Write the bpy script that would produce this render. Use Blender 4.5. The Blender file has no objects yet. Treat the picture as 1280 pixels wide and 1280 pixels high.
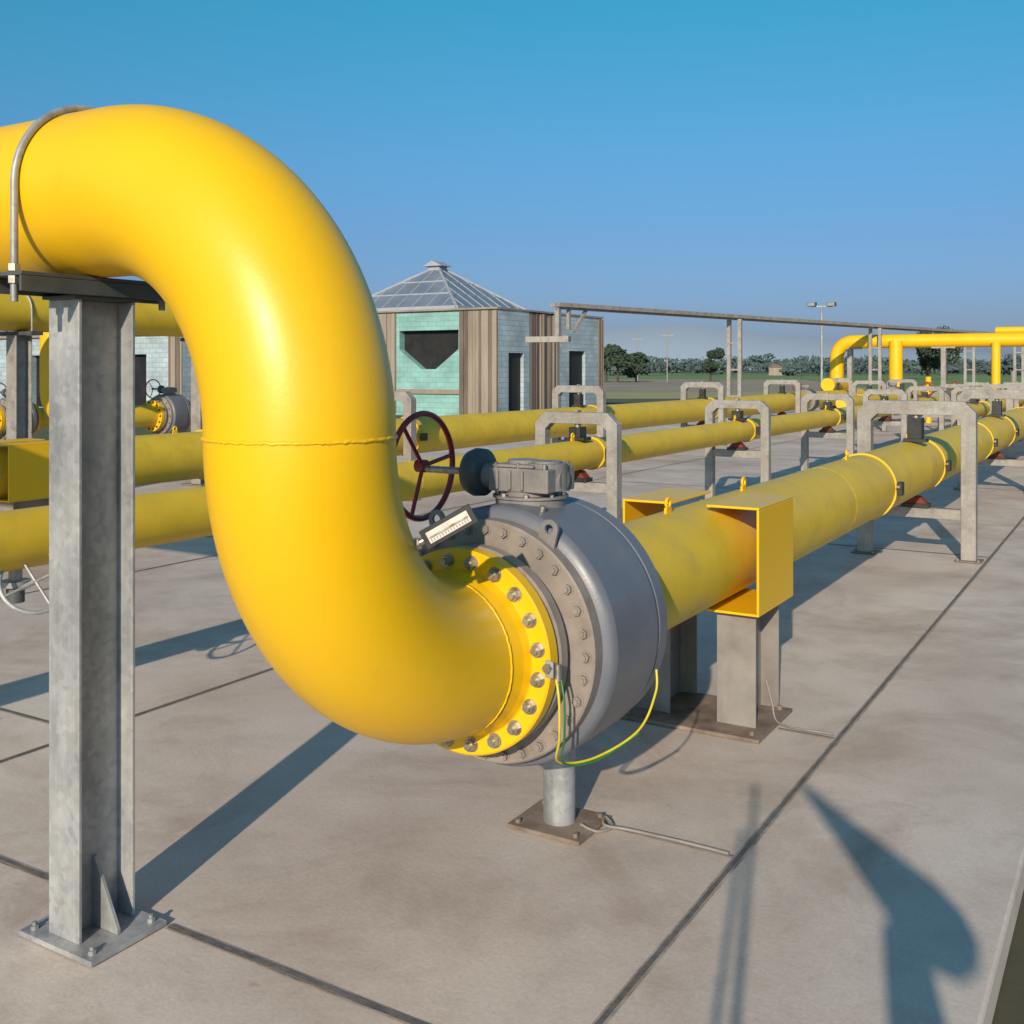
import bpy, math, random
from mathutils import Vector, Matrix
random.seed(7)
rad = math.radians
scene = bpy.context.scene

# ------------------------------------------------------------------ materials
def mat_new(name):
    m = bpy.data.materials.new(name); m.use_nodes = True
    nt = m.node_tree
    return m, nt, nt.nodes['Principled BSDF']

def noise_mat(name, stops, scale=3.0, rough=0.6, metal=0.0, detail=8, bump=0.0, bscale=60, coat=0.0,
              dirt=None, dscale=1.2, dlo=0.5, dhi=0.75, rvar=0.1, stretch=(1,1,1), dmax=0.7, spangle=0.0, streak=None):
    m, nt, b = mat_new(name)
    N, L = nt.nodes, nt.links
    tc = N.new('ShaderNodeTexCoord')
    mp = N.new('ShaderNodeMapping'); mp.inputs['Scale'].default_value = stretch
    L.new(tc.outputs['Object'], mp.inputs[0])
    n = N.new('ShaderNodeTexNoise'); n.inputs['Scale'].default_value = scale; n.inputs['Detail'].default_value = detail
    n.inputs['Roughness'].default_value = 0.62
    L.new(mp.outputs[0], n.inputs['Vector'])
    r = N.new('ShaderNodeValToRGB')
    els = r.color_ramp.elements
    while len(els) < len(stops): els.new(0.5)
    for e, (p, c) in zip(els, stops):
        e.position = p; e.color = (*c, 1)
    L.new(n.outputs[0], r.inputs[0])
    col = r.outputs[0]
    if spangle:
        vo = N.new('ShaderNodeTexVoronoi'); vo.inputs['Scale'].default_value = 45
        L.new(tc.outputs['Object'], vo.inputs['Vector'])
        bw = N.new('ShaderNodeSeparateColor'); L.new(vo.outputs['Color'], bw.inputs[0])
        mrs = N.new('ShaderNodeMapRange'); mrs.inputs[3].default_value = 1-spangle; mrs.inputs[4].default_value = 1+spangle
        L.new(bw.outputs[0], mrs.inputs[0])
        mx = N.new('ShaderNodeMix'); mx.data_type='RGBA'; mx.blend_type='MULTIPLY'; mx.inputs[0].default_value=1
        L.new(col, mx.inputs[6]); L.new(mrs.outputs[0], mx.inputs[7]); col = mx.outputs[2]
    def overlay(col, c, sc, lo, hi, mxv, strch, dist=0.0):
        mpp = N.new('ShaderNodeMapping'); mpp.inputs['Scale'].default_value = strch; L.new(tc.outputs['Object'], mpp.inputs[0])
        n2 = N.new('ShaderNodeTexNoise'); n2.inputs['Scale'].default_value = sc; n2.inputs['Detail'].default_value = 10
        n2.inputs['Roughness'].default_value = 0.7; n2.inputs['Distortion'].default_value = dist
        L.new(mpp.outputs[0], n2.inputs['Vector'])
        mr = N.new('ShaderNodeMapRange'); mr.inputs[1].default_value = lo; mr.inputs[2].default_value = hi
        mr.inputs[3].default_value = 0; mr.inputs[4].default_value = mxv
        L.new(n2.outputs[0], mr.inputs[0])
        mx = N.new('ShaderNodeMix'); mx.data_type = 'RGBA'
        L.new(mr.outputs[0], mx.inputs[0]); L.new(col, mx.inputs[6]); mx.inputs[7].default_value = (*c, 1)
        return mx.outputs[2]
    if dirt: col = overlay(col, dirt, dscale, dlo, dhi, dmax, stretch)
    if streak: col = overlay(col, streak, 7, .52, .78, .55, (1,1,.12), .4)
    L.new(col, b.inputs['Base Color'])
    b.inputs['Metallic'].default_value = metal
    mr2 = N.new('ShaderNodeMapRange'); mr2.inputs[1].default_value = 0.3; mr2.inputs[2].default_value = 0.7
    mr2.inputs[3].default_value = max(0.02, rough-rvar); mr2.inputs[4].default_value = min(1, rough+rvar)
    L.new(n.outputs[0], mr2.inputs[0]); L.new(mr2.outputs[0], b.inputs['Roughness'])
    if coat:
        b.inputs['Coat Weight'].default_value = coat; b.inputs['Coat Roughness'].default_value = 0.3
    if bump:
        n3 = N.new('ShaderNodeTexNoise'); n3.inputs['Scale'].default_value = bscale; n3.inputs['Detail'].default_value = 5
        L.new(tc.outputs['Object'], n3.inputs['Vector'])
        bp = N.new('ShaderNodeBump'); bp.inputs['Strength'].default_value = bump; bp.inputs['Distance'].default_value = 0.01
        L.new(n3.outputs[0], bp.inputs['Height']); L.new(bp.outputs[0], b.inputs['Normal'])
    return m

M = {}
M['yellow'] = noise_mat('yellow_paint', [(0.3,(0.84,0.475,0.003)),(0.6,(0.87,0.505,0.003)),(0.8,(0.86,0.49,0.003))], 1.6, 0.40, coat=0.12,
                        bump=0.045, bscale=90, dirt=(0.50,0.25,0.015), dscale=3.0, dlo=0.60, dhi=0.9, dmax=0.35, rvar=.06)
M['yellow_old'] = noise_mat('weathered_yellow_paint', [(0.3,(0.64,0.425,0.02)),(0.7,(0.76,0.52,0.035))], 2.6, 0.52, bump=0.08, bscale=90,
                        dirt=(0.36,0.25,0.08), dscale=5.0, dlo=0.5, dhi=0.82, dmax=0.5)
M['galv'] = noise_mat('galvanised_steel', [(0.25,(0.20,0.21,0.23)),(0.5,(0.36,0.37,0.39)),(0.75,(0.50,0.50,0.50))], 7, 0.5, metal=0.3,
                      dirt=(0.26,0.21,0.17), dscale=2.5, dlo=0.5, dhi=0.8, dmax=0.5, bump=0.05, bscale=70, stretch=(1,1,0.35), spangle=.12, streak=(.5,.5,.5))
M['galv_far'] = noise_mat('weathered_galvanised_steel', [(0.25,(0.19,0.175,0.17)),(0.5,(0.33,0.31,0.295)),(0.75,(0.46,0.435,0.41))], 7, 0.6, metal=0.15,
                      dirt=(0.20,0.14,0.10), dscale=3.5, dlo=0.45, dhi=0.75, dmax=0.6, bump=0.05, bscale=50, spangle=.1, streak=(.2,.14,.1))
M['galv_rust'] = noise_mat('stained_base_plate', [(0.3,(0.14,0.09,0.065)),(0.7,(0.30,0.24,0.20))], 8, 0.75, bump=0.15, bscale=60)
M['greybrown'] = noise_mat('grey_primer_paint', [(0.3,(0.21,0.195,0.19)),(0.7,(0.30,0.275,0.26))], 5, 0.5, bump=0.08, dirt=(.14,.1,.08), dscale=3, dlo=.5, dhi=.8, streak=(.14,.10,.08))
M['valve'] = noise_mat('valve_grey_paint', [(0.3,(0.125,0.135,0.17)),(0.7,(0.17,0.175,0.21))], 4, 0.42, coat=0.08, bump=0.06, bscale=90,
                       dirt=(0.22,0.19,0.17), dscale=3, dlo=0.52, dhi=0.8, dmax=0.5)
M['valve_ring'] = noise_mat('valve_flange_paint', [(0.3,(0.215,0.185,0.17)),(0.7,(0.33,0.28,0.25))], 6, 0.5, bump=0.10, dirt=(.14,.105,.085), dscale=5, dlo=.5, dhi=.78)
M['gearbox'] = noise_mat('gearbox_paint', [(0.3,(0.17,0.16,0.165)),(0.7,(0.27,0.25,0.25))], 12, 0.45, bump=0.15, bscale=60)
M['darkgrey'] = noise_mat('dark_grey_paint', [(0.3,(0.05,0.06,0.065)),(0.7,(0.09,0.10,0.105))], 8, 0.5, bump=0.05)
M['bolt'] = noise_mat('zinc_bolt', [(0.3,(0.30,0.27,0.22)),(0.7,(0.55,0.52,0.46))], 30, 0.4, metal=0.8)
M['red'] = noise_mat('dark_red_paint', [(0.3,(0.25,0.012,0.018)),(0.7,(0.36,0.02,0.028))], 12, 0.4, coat=0.2)
M['redsaddle'] = noise_mat('red_rubber', [(0.3,(0.13,0.02,0.012)),(0.7,(0.22,0.035,0.02))], 12, 0.7)
M['black'] = noise_mat('black_steel', [(0.3,(0.015,0.015,0.017)),(0.7,(0.04,0.04,0.04))], 12, 0.5)
M['white'] = noise_mat('scale_plate', [(0.3,(0.6,0.54,0.5)),(0.7,(0.78,0.7,0.66))], 40, 0.4)
M['joint'] = noise_mat('joint_sealant', [(0.3,(0.10,0.092,0.088)),(0.7,(0.19,0.175,0.165))], 20, 0.8, bump=0.2, bscale=80)
M['jointedge'] = noise_mat('joint_lip', [(0.35,(0.20,0.18,0.165)),(0.65,(0.44,0.40,0.37))], 9, 0.8, bump=0.2, bscale=80)
M['wire_y'] = noise_mat('earth_wire_yellow', [(0.3,(0.6,0.48,0.02)),(0.7,(0.7,0.56,0.03))], 20, 0.4)
M['wire_g'] = noise_mat('earth_wire_green', [(0.3,(0.02,0.14,0.03)),(0.7,(0.04,0.2,0.05))], 20, 0.4)
M['dark'] = noise_mat('dark_interior', [(0.3,(0.006,0.006,0.008)),(0.7,(0.02,0.018,0.017))], 2, 0.6)  # near-black panels, painted to stand in for the shade inside openings
M['caster_skin'] = noise_mat('shadow_caster_surface', [(0.3,(0.5,0.12,0.04)),(0.7,(0.6,0.16,0.05))], 20, 0.9)  # surface of the added shadow caster, never in view

def concrete():
    m, nt, b = mat_new('concrete'); N, L = nt.nodes, nt.links
    tc = N.new('ShaderNodeTexCoord')
    def noise(s, d=8, r=0.6, dist=0.0):
        n = N.new('ShaderNodeTexNoise'); n.inputs['Scale'].default_value = s; n.inputs['Detail'].default_value = d
        n.inputs['Roughness'].default_value = r; n.inputs['Distortion'].default_value = dist
        L.new(tc.outputs['Object'], n.inputs['Vector']); return n.outputs[0]
    def ramp(src, stops):
        r = N.new('ShaderNodeValToRGB'); els = r.color_ramp.elements
        while len(els) < len(stops): els.new(0.5)
        for e, (p, c) in zip(els, stops): e.position = p; e.color = (*c, 1)
        L.new(src, r.inputs[0]); return r.outputs[0]
    def mix(t, fac, a, bb):
        x = N.new('ShaderNodeMix'); x.data_type = 'RGBA'; x.blend_type = t
        if isinstance(fac, float): x.inputs[0].default_value = fac
        else: L.new(fac, x.inputs[0])
        L.new(a, x.inputs[6])
        if isinstance(bb, tuple): x.inputs[7].default_value = bb
        else: L.new(bb, x.inputs[7])
        return x.outputs[2]
    base = ramp(noise(0.5, 5, 0.6, 0.5), [(0.32,(0.53,0.43,0.375)),(0.5,(0.645,0.55,0.49)),(0.68,(0.73,0.65,0.59))])
    med = ramp(noise(2.0, 8, 0.68, 0.3), [(0.3,(0.70,0.67,0.65)),(0.5,(0.95,0.95,0.95)),(0.75,(1.06,1.06,1.06))])
    c = mix('MULTIPLY', 0.7, base, med)
    fine = ramp(noise(70, 5, 0.75), [(0.3,(0.74,0.73,0.72)),(0.7,(1.10,1.10,1.10))])
    c = mix('MULTIPLY', 0.6, c, fine)
    st = ramp(noise(0.8, 10, 0.72, 0.9), [(0.50,(0,0,0)),(0.72,(0.75,0.75,0.75))])
    c = mix('MIX', st, c, (0.36,0.26,0.205,1))
    sp = ramp(noise(11, 3, 0.5), [(0.70,(0,0,0)),(0.76,(0.4,0.4,0.4))])
    c = mix('MIX', sp, c, (0.28,0.23,0.20,1))
    L.new(c, b.inputs['Base Color'])
    b.inputs['Roughness'].default_value = 0.72
    bp = N.new('ShaderNodeBump'); bp.inputs['Strength'].default_value = 0.16; bp.inputs['Distance'].default_value = 0.01
    L.new(noise(38, 8, 0.7), bp.inputs['Height']); L.new(bp.outputs[0], b.inputs['Normal'])
    return m
M['concrete'] = concrete()
M['soil'] = noise_mat('dark_soil', [(0.3,(0.05,0.042,0.03)),(0.6,(0.10,0.085,0.06)),(0.8,(0.085,0.10,0.04))], 0.4, 0.95, bump=0.5, bscale=8,
                      dirt=(0.09,0.12,0.035), dscale=0.02, dlo=0.4, dhi=0.6)
M['grassfield'] = noise_mat('crop_green', [(0.3,(0.11,0.20,0.05)),(0.7,(0.18,0.28,0.07))], 0.05, 0.95, dirt=(0.28,0.25,0.11), dscale=0.02)
M['brownfield'] = noise_mat('ploughed_soil', [(0.3,(0.28,0.21,0.15)),(0.7,(0.38,0.30,0.22))], 0.08, 0.95, dirt=(0.20,0.22,0.10), dscale=0.03)
M['straw'] = noise_mat('dry_grass', [(0.3,(0.28,0.26,0.12)),(0.7,(0.40,0.36,0.18))], 0.2, 0.95)
M['hill'] = noise_mat('haze_tinted_hill', [(0.3,(0.22,0.285,0.385)),(0.7,(0.235,0.30,0.40))], 0.002, 1.0)  # aerial haze is painted in as a pale blue base colour
M['leaf'] = noise_mat('foliage', [(0.3,(0.022,0.042,0.032)),(0.5,(0.042,0.068,0.042)),(0.7,(0.07,0.098,0.052))], 0.4, 0.8)
M['leaf_far'] = noise_mat('haze_tinted_foliage', [(0.3,(0.06,0.095,0.105)),(0.5,(0.075,0.115,0.115)),(0.7,(0.10,0.14,0.125))], 0.1, 0.9)  # bluish tint stands in for haze over the far trees
M['bark'] = noise_mat('bark', [(0.3,(0.05,0.035,0.025)),(0.7,(0.10,0.07,0.05))], 3, 0.9)
M['roofrib'] = noise_mat('roof_rib', [(0.3,(0.30,0.32,0.37)),(0.7,(0.40,0.42,0.47))], 3, 0.5)
M['glaze'] = noise_mat('roof_glazing', [(0.3,(0.13,0.16,0.22)),(0.7,(0.21,0.25,0.32))], 0.6, 0.3, rvar=0.08)

def brick_mat(name, c1, c2, mortar):
    m, nt, b = mat_new(name); N, L = nt.nodes, nt.links
    tc = N.new('ShaderNodeTexCoord')
    sx = N.new('ShaderNodeSeparateXYZ'); L.new(tc.outputs['Object'], sx.inputs[0])
    ad = N.new('ShaderNodeMath'); ad.operation='ADD'; L.new(sx.outputs[0], ad.inputs[0]); L.new(sx.outputs[1], ad.inputs[1])
    cb = N.new('ShaderNodeCombineXYZ'); L.new(ad.outputs[0], cb.inputs[0]); L.new(sx.outputs[2], cb.inputs[1])
    br = N.new('ShaderNodeTexBrick'); br.inputs['Scale'].default_value = 1.0
    br.inputs['Brick Width'].default_value = 0.4; br.inputs['Row Height'].default_value = 0.2; br.inputs['Mortar Size'].default_value = 0.012
    br.inputs['Color1'].default_value = (*c1,1); br.inputs['Color2'].default_value = (*c2,1); br.inputs['Mortar'].default_value = (*mortar,1)
    L.new(cb.outputs[0], br.inputs['Vector'])
    n = N.new('ShaderNodeTexNoise'); n.inputs['Scale'].default_value = 1.2; n.inputs['Detail'].default_value = 8; L.new(tc.outputs['Object'], n.inputs['Vector'])
    mr = N.new('ShaderNodeMapRange'); mr.inputs[1].default_value=0.3; mr.inputs[2].default_value=0.7; mr.inputs[3].default_value=0.75; mr.inputs[4].default_value=1.12
    L.new(n.outputs[0], mr.inputs[0])
    mx = N.new('ShaderNodeMix'); mx.data_type='RGBA'; mx.blend_type='MULTIPLY'; mx.inputs[0].default_value=1
    L.new(br.outputs['Color'], mx.inputs[6]); L.new(mr.outputs[0], mx.inputs[7]); L.new(mx.outputs[2], b.inputs['Base Color'])
    b.inputs['Roughness'].default_value=0.8
    bp = N.new('ShaderNodeBump'); bp.inputs['Strength'].default_value=0.4; bp.inputs['Distance'].default_value=0.02; bp.invert=True
    L.new(br.outputs['Fac'], bp.inputs['Height']); L.new(bp.outputs[0], b.inputs['Normal'])
    return m
M['turq'] = brick_mat('turquoise_block', (0.23,0.44,0.42), (0.27,0.49,0.47), (0.20,0.38,0.37))
M['paleblock'] = brick_mat('pale_block', (0.36,0.45,0.51), (0.46,0.55,0.61), (0.29,0.36,0.41))
M['slat1'] = noise_mat('timber_slat', [(0.3,(0.24,0.19,0.15)),(0.7,(0.36,0.30,0.25))], 1.5, 0.85, stretch=(1,1,0.2))
M['slat2'] = noise_mat('timber_slat_dark', [(0.3,(0.10,0.075,0.06)),(0.7,(0.22,0.17,0.135))], 1.5, 0.85, stretch=(1,1,0.2))

# ------------------------------------------------------------------ mesh builder
def frame(ax):
    ax = Vector(ax).normalized()
    ref = Vector((0,0,1)) if abs(ax.z) < 0.9 else Vector((1,0,0))
    u = ax.cross(ref).normalized(); v = ax.cross(u).normalized()
    return ax, u, v

class MB:
    def __init__(s): s.v=[]; s.f=[]; s.mi=[]; s.sm=[]; s.mats=[]
    def mid(s, name):
        if name not in s.mats: s.mats.append(name)
        return s.mats.index(name)
    def add(s, verts, faces, mat, smooth=False):
        o=len(s.v); s.v += [tuple(x) for x in verts]; k=s.mid(mat)
        for f in faces: s.f.append([i+o for i in f]); s.mi.append(k); s.sm.append(smooth)
    def box(s, lo, hi, mat, mtx=None):
        x0,y0,z0=lo; x1,y1,z1=hi
        vs=[Vector(p) for p in ((x0,y0,z0),(x1,y0,z0),(x1,y1,z0),(x0,y1,z0),(x0,y0,z1),(x1,y0,z1),(x1,y1,z1),(x0,y1,z1))]
        if mtx: vs=[mtx@p for p in vs]
        s.add(vs,[(0,3,2,1),(4,5,6,7),(0,1,5,4),(1,2,6,5),(2,3,7,6),(3,0,4,7)],mat)
    def cyl(s, p0, p1, r0, mat, r1=None, seg=24, caps=True, smooth=True):
        p0=Vector(p0); p1=Vector(p1); r1=r0 if r1 is None else r1
        ax,u,v=frame(p1-p0)
        a=[]; b=[]
        for i in range(seg):
            t=2*math.pi*i/seg; d=u*math.cos(t)+v*math.sin(t)
            a.append(p0+d*r0); b.append(p1+d*r1)
        s.add(a+b,[(i,(i+1)%seg,seg+(i+1)%seg,seg+i) for i in range(seg)],mat,smooth)
        if caps:
            s.add(a,[list(range(seg))[::-1]],mat); s.add(b,[list(range(seg))],mat)
    def lathe(s, org, ax, prof, mat, seg=96, smoothprof=False):
        org=Vector(org); ax,u,v=frame(ax)
        def ring(a,r): return [org+ax*a+(u*math.cos(2*math.pi*i/seg)+v*math.sin(2*math.pi*i/seg))*r for i in range(seg)]
        if smoothprof:
            vs=[]
            for a,r in prof: vs+=ring(a,r)
            fs=[(k*seg+i,k*seg+(i+1)%seg,(k+1)*seg+(i+1)%seg,(k+1)*seg+i) for k in range(len(prof)-1) for i in range(seg)]
            s.add(vs,fs,mat,True)
        else:
            for k in range(len(prof)-1):
                s.add(ring(*prof[k])+ring(*prof[k+1]),[(i,(i+1)%seg,seg+(i+1)%seg,seg+i) for i in range(seg)],mat,True)
    def tube(s, pts, r, mat, seg=16, closed=False, caps=True):
        pts=[Vector(p) for p in pts]; n=len(pts)
        T=[]
        for i in range(n):
            if closed: t=pts[(i+1)%n]-pts[i-1]
            else: t=pts[min(i+1,n-1)]-pts[max(i-1,0)]
            T.append(t.normalized())
        _,u,_v=frame(T[0]); vs=[]
        for i in range(n):
            u=(u-T[i]*u.dot(T[i])).normalized(); w=T[i].cross(u)
            for k in range(seg):
                a=2*math.pi*k/seg; vs.append(pts[i]+(u*math.cos(a)+w*math.sin(a))*r)
        m=n if closed else n-1
        fs=[(i*seg+k,i*seg+(k+1)%seg,((i+1)%n)*seg+(k+1)%seg,((i+1)%n)*seg+k) for i in range(m) for k in range(seg)]
        s.add(vs,fs,mat,True)
        if caps and not closed:
            s.add(vs[:seg],[list(range(seg))[::-1]],mat); s.add(vs[-seg:],[list(range(seg))],mat)
    def torus(s, c, ax, R, r, mat, n=64, seg=12):
        ax,u,v=frame(ax); c=Vector(c)
        s.tube([c+(u*math.cos(2*math.pi*i/n)+v*math.sin(2*math.pi*i/n))*R for i in range(n)], r, mat, seg, closed=True)
    def extr(s, poly, axis, a0, a1, mat):
        def P(p,a):
            return {'x':(a,p[0],p[1]),'y':(p[0],a,p[1]),'z':(p[0],p[1],a)}[axis]
        n=len(poly); vs=[P(p,a0) for p in poly]+[P(p,a1) for p in poly]
        s.add(vs,[(i,(i+1)%n,n+(i+1)%n,n+i) for i in range(n)]+[list(range(n))[::-1],list(range(n,2*n))],mat)
    def obj(s, name, parent=None, bevel=0):
        me=bpy.data.meshes.new(name); me.from_pydata(s.v,[],s.f)
        for k in s.mats: me.materials.append(M[k])
        me.polygons.foreach_set('material_index', s.mi); me.polygons.foreach_set('use_smooth', s.sm)
        me.update()
        import bmesh
        bm=bmesh.new(); bm.from_mesh(me); bmesh.ops.recalc_face_normals(bm, faces=bm.faces); bm.to_mesh(me); bm.free()
        o=bpy.data.objects.new(name, me); scene.collection.objects.link(o)
        if parent: o.parent=parent
        if bevel:
            b=o.modifiers.new('bevel','BEVEL'); b.width=bevel; b.segments=2; b.limit_method='ANGLE'; b.angle_limit=rad(50)
        return o

def empty(name):
    e=bpy.data.objects.new(name,None); scene.collection.objects.link(e); e.empty_display_size=0.2
    return e

def arc(c, a, b, R, n=28):
    c=Vector(c);a=Vector(a);b=Vector(b)
    return [c+a*R*math.cos(math.pi/2*i/n)+b*R*math.sin(math.pi/2*i/n) for i in range(n+1)]

def bolts(mb, org, ax, R, n, size, length, mat='bolt', phase=0.0, a0=0.0, stud=True):
    org=Vector(org); ax,u,v=frame(ax)
    for i in range(n):
        t=2*math.pi*(i+phase)/n
        p=org+(u*math.cos(t)+v*math.sin(t))*R+ax*a0
        mb.cyl(p,p+ax*size*0.15,size*1.2,mat,seg=16)
        q0=p+ax*size*0.15; q1=p+ax*size*1.0; rr=random.uniform(0,1.0); a=[];b_=[]
        for k in range(6):
            w=rr+math.pi/3*k; d=u*math.cos(w)+v*math.sin(w); a.append(q0+d*size*.95); b_.append(q1+d*size*.95)
        mb.add(a+b_,[(k,(k+1)%6,6+(k+1)%6,6+k) for k in range(6)]+[tuple(range(6,12))],mat)
        if stud: mb.cyl(p+ax*size*1.0,p+ax*(size*1.0+length*random.uniform(.7,1.4)),size*0.55,mat,seg=12)

# ------------------------------------------------------------------ main pipe
XP, YP, ZP, R, EL, ET = -1.88, 2.06, 0.80, 0.245, 0.725, 0.695
ZS = ZP+EL
ZT = ZS+ET
riser = empty('gas_pipe_riser')
mb=MB()
path=[(-11.6,YP,ZT),(-6,YP,ZT),(-3.5,YP,ZT)]
path+=arc((XP-ET,YP,ZS),(0,0,1),(1,0,0),ET,36)
path+=arc((XP,YP+EL,ZS),(0,-1,0),(0,0,-1),EL,36)[1:]
mb.tube(path,R,'yellow',seg=112)
mb.obj('pipe_body',riser)
mb=MB()
def weld(mb,c,ax,Rr,r=0.0055,n=220,mat='yellow'):
    ax,u,v=frame(ax); c=Vector(c)
    pts=[c+(u*math.cos(2*math.pi*i/n)+v*math.sin(2*math.pi*i/n))*(Rr+random.uniform(-0.0008,0.0012))+ax*random.uniform(-.0018,.0018) for i in range(n)]
    mb.tube(pts,r,mat,8,closed=True)
weld(mb,(XP,YP,ZS),(0,0,1),R-.0005,.0048)
weld(mb,(XP,YP+EL-0.075,ZP+0.004),(0,1,0),R,0.004)
mb.obj('weld_seams',riser)
mb=MB()
F0=YP+EL+0.012
mb.lathe((XP,F0,ZP),(0,1,0),[(-0.075,R+0.001),(-0.03,R+0.010),(-0.004,R+0.020),(0,R+0.024),(0.0,0.322),(0.006,0.328),(0.050,0.328),(0.054,0.324),(0.054,0.27),(0.066,0.27),(0.066,0.05)],'yellow')
bolts(mb,(XP,F0,ZP),(0,-1,0),0.291,20,0.020,0.010,phase=0.5)
mb.obj('flange',riser)

col = empty('pipe_support_column')
zc = ZT-R
mb=MB()
cx=-2.742; cy=2.085; zb=zc-.068
mb.box((cx-.07,cy-.1,0.02),(cx+.07,cy-.1+.011,zb),'galv')
mb.box((cx-.07,cy+.1-.011,0.02),(cx+.07,cy+.1,zb),'galv')
mb.box((cx-.004,cy-.0885,0.02),(cx+.004,cy+.0885,zb),'galv')
mb.obj('i_beam',col,0.002)
mb=MB()
mb.extr([(cx+.0045,0.021),(cx+.12,0.021),(cx+.12,0.035),(cx+.015,0.23),(cx+.0045,0.23)],'y',cy-.006,cy+.006,'galv')
mb.extr([(cx-.0045,0.021),(cx-.12,0.021),(cx-.12,0.035),(cx-.015,0.23),(cx-.0045,0.23)],'y',cy-.006,cy+.006,'galv')
mb.obj('gussets',col,0.001)
mb=MB()
mb.box((-2.90,1.945,0.004),(-2.565,2.215,0.020),'galv')
for sx in(-2.865,-2.60):
    for sy in (1.975,2.185):
        mb.cyl((sx,sy,0.02),(sx,sy,0.032),0.013,'galv',seg=6,smooth=False); mb.cyl((sx,sy,0.032),(sx,sy,0.042),0.007,'galv',seg=10)
mb.obj('base_plate',col,0.002)
mb=MB()
mb.box((cx-.085,1.79,zc-.013),(cx+.085,2.42,zc-.001),'darkgrey')
mb.box((cx-.085,1.79,zc-.057),(cx-.075,2.42,zc-.0135),'darkgrey')
mb.box((cx+.075,1.79,zc-.057),(cx+.085,2.42,zc-.0135),'darkgrey')
mb.box((cx-.0745,cy-.12,zb+.0005),(cx+.0745,cy+.12,zb+.011),'darkgrey')
mb.obj('cap_channel',col,0.002)
mb=MB()
ur=R+0.012; ux=cx+.035
pts=[(ux,YP-ur,zc-.085),(ux,YP-ur,zc),(ux,YP-ur,zc+.1)]
pts+=[(ux,YP-ur*math.cos(math.pi*i/40),ZT+ur*math.sin(math.pi*i/40)) for i in range(41)]
pts+=[(ux,YP+ur,zc+.1),(ux,YP+ur,zc-.085)]
mb.tube(pts,0.0105,'galv',12)
for s in(-1,1):
    mb.cyl((ux,YP+s*ur,zc),(ux,YP+s*ur,zc+.02),0.018,'bolt',seg=6,smooth=False)
    mb.cyl((ux,YP+s*ur,zc-.034),(ux,YP+s*ur,zc-.0135),0.018,'bolt',seg=6,smooth=False)
mb.obj('u_bolt',col)

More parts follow.
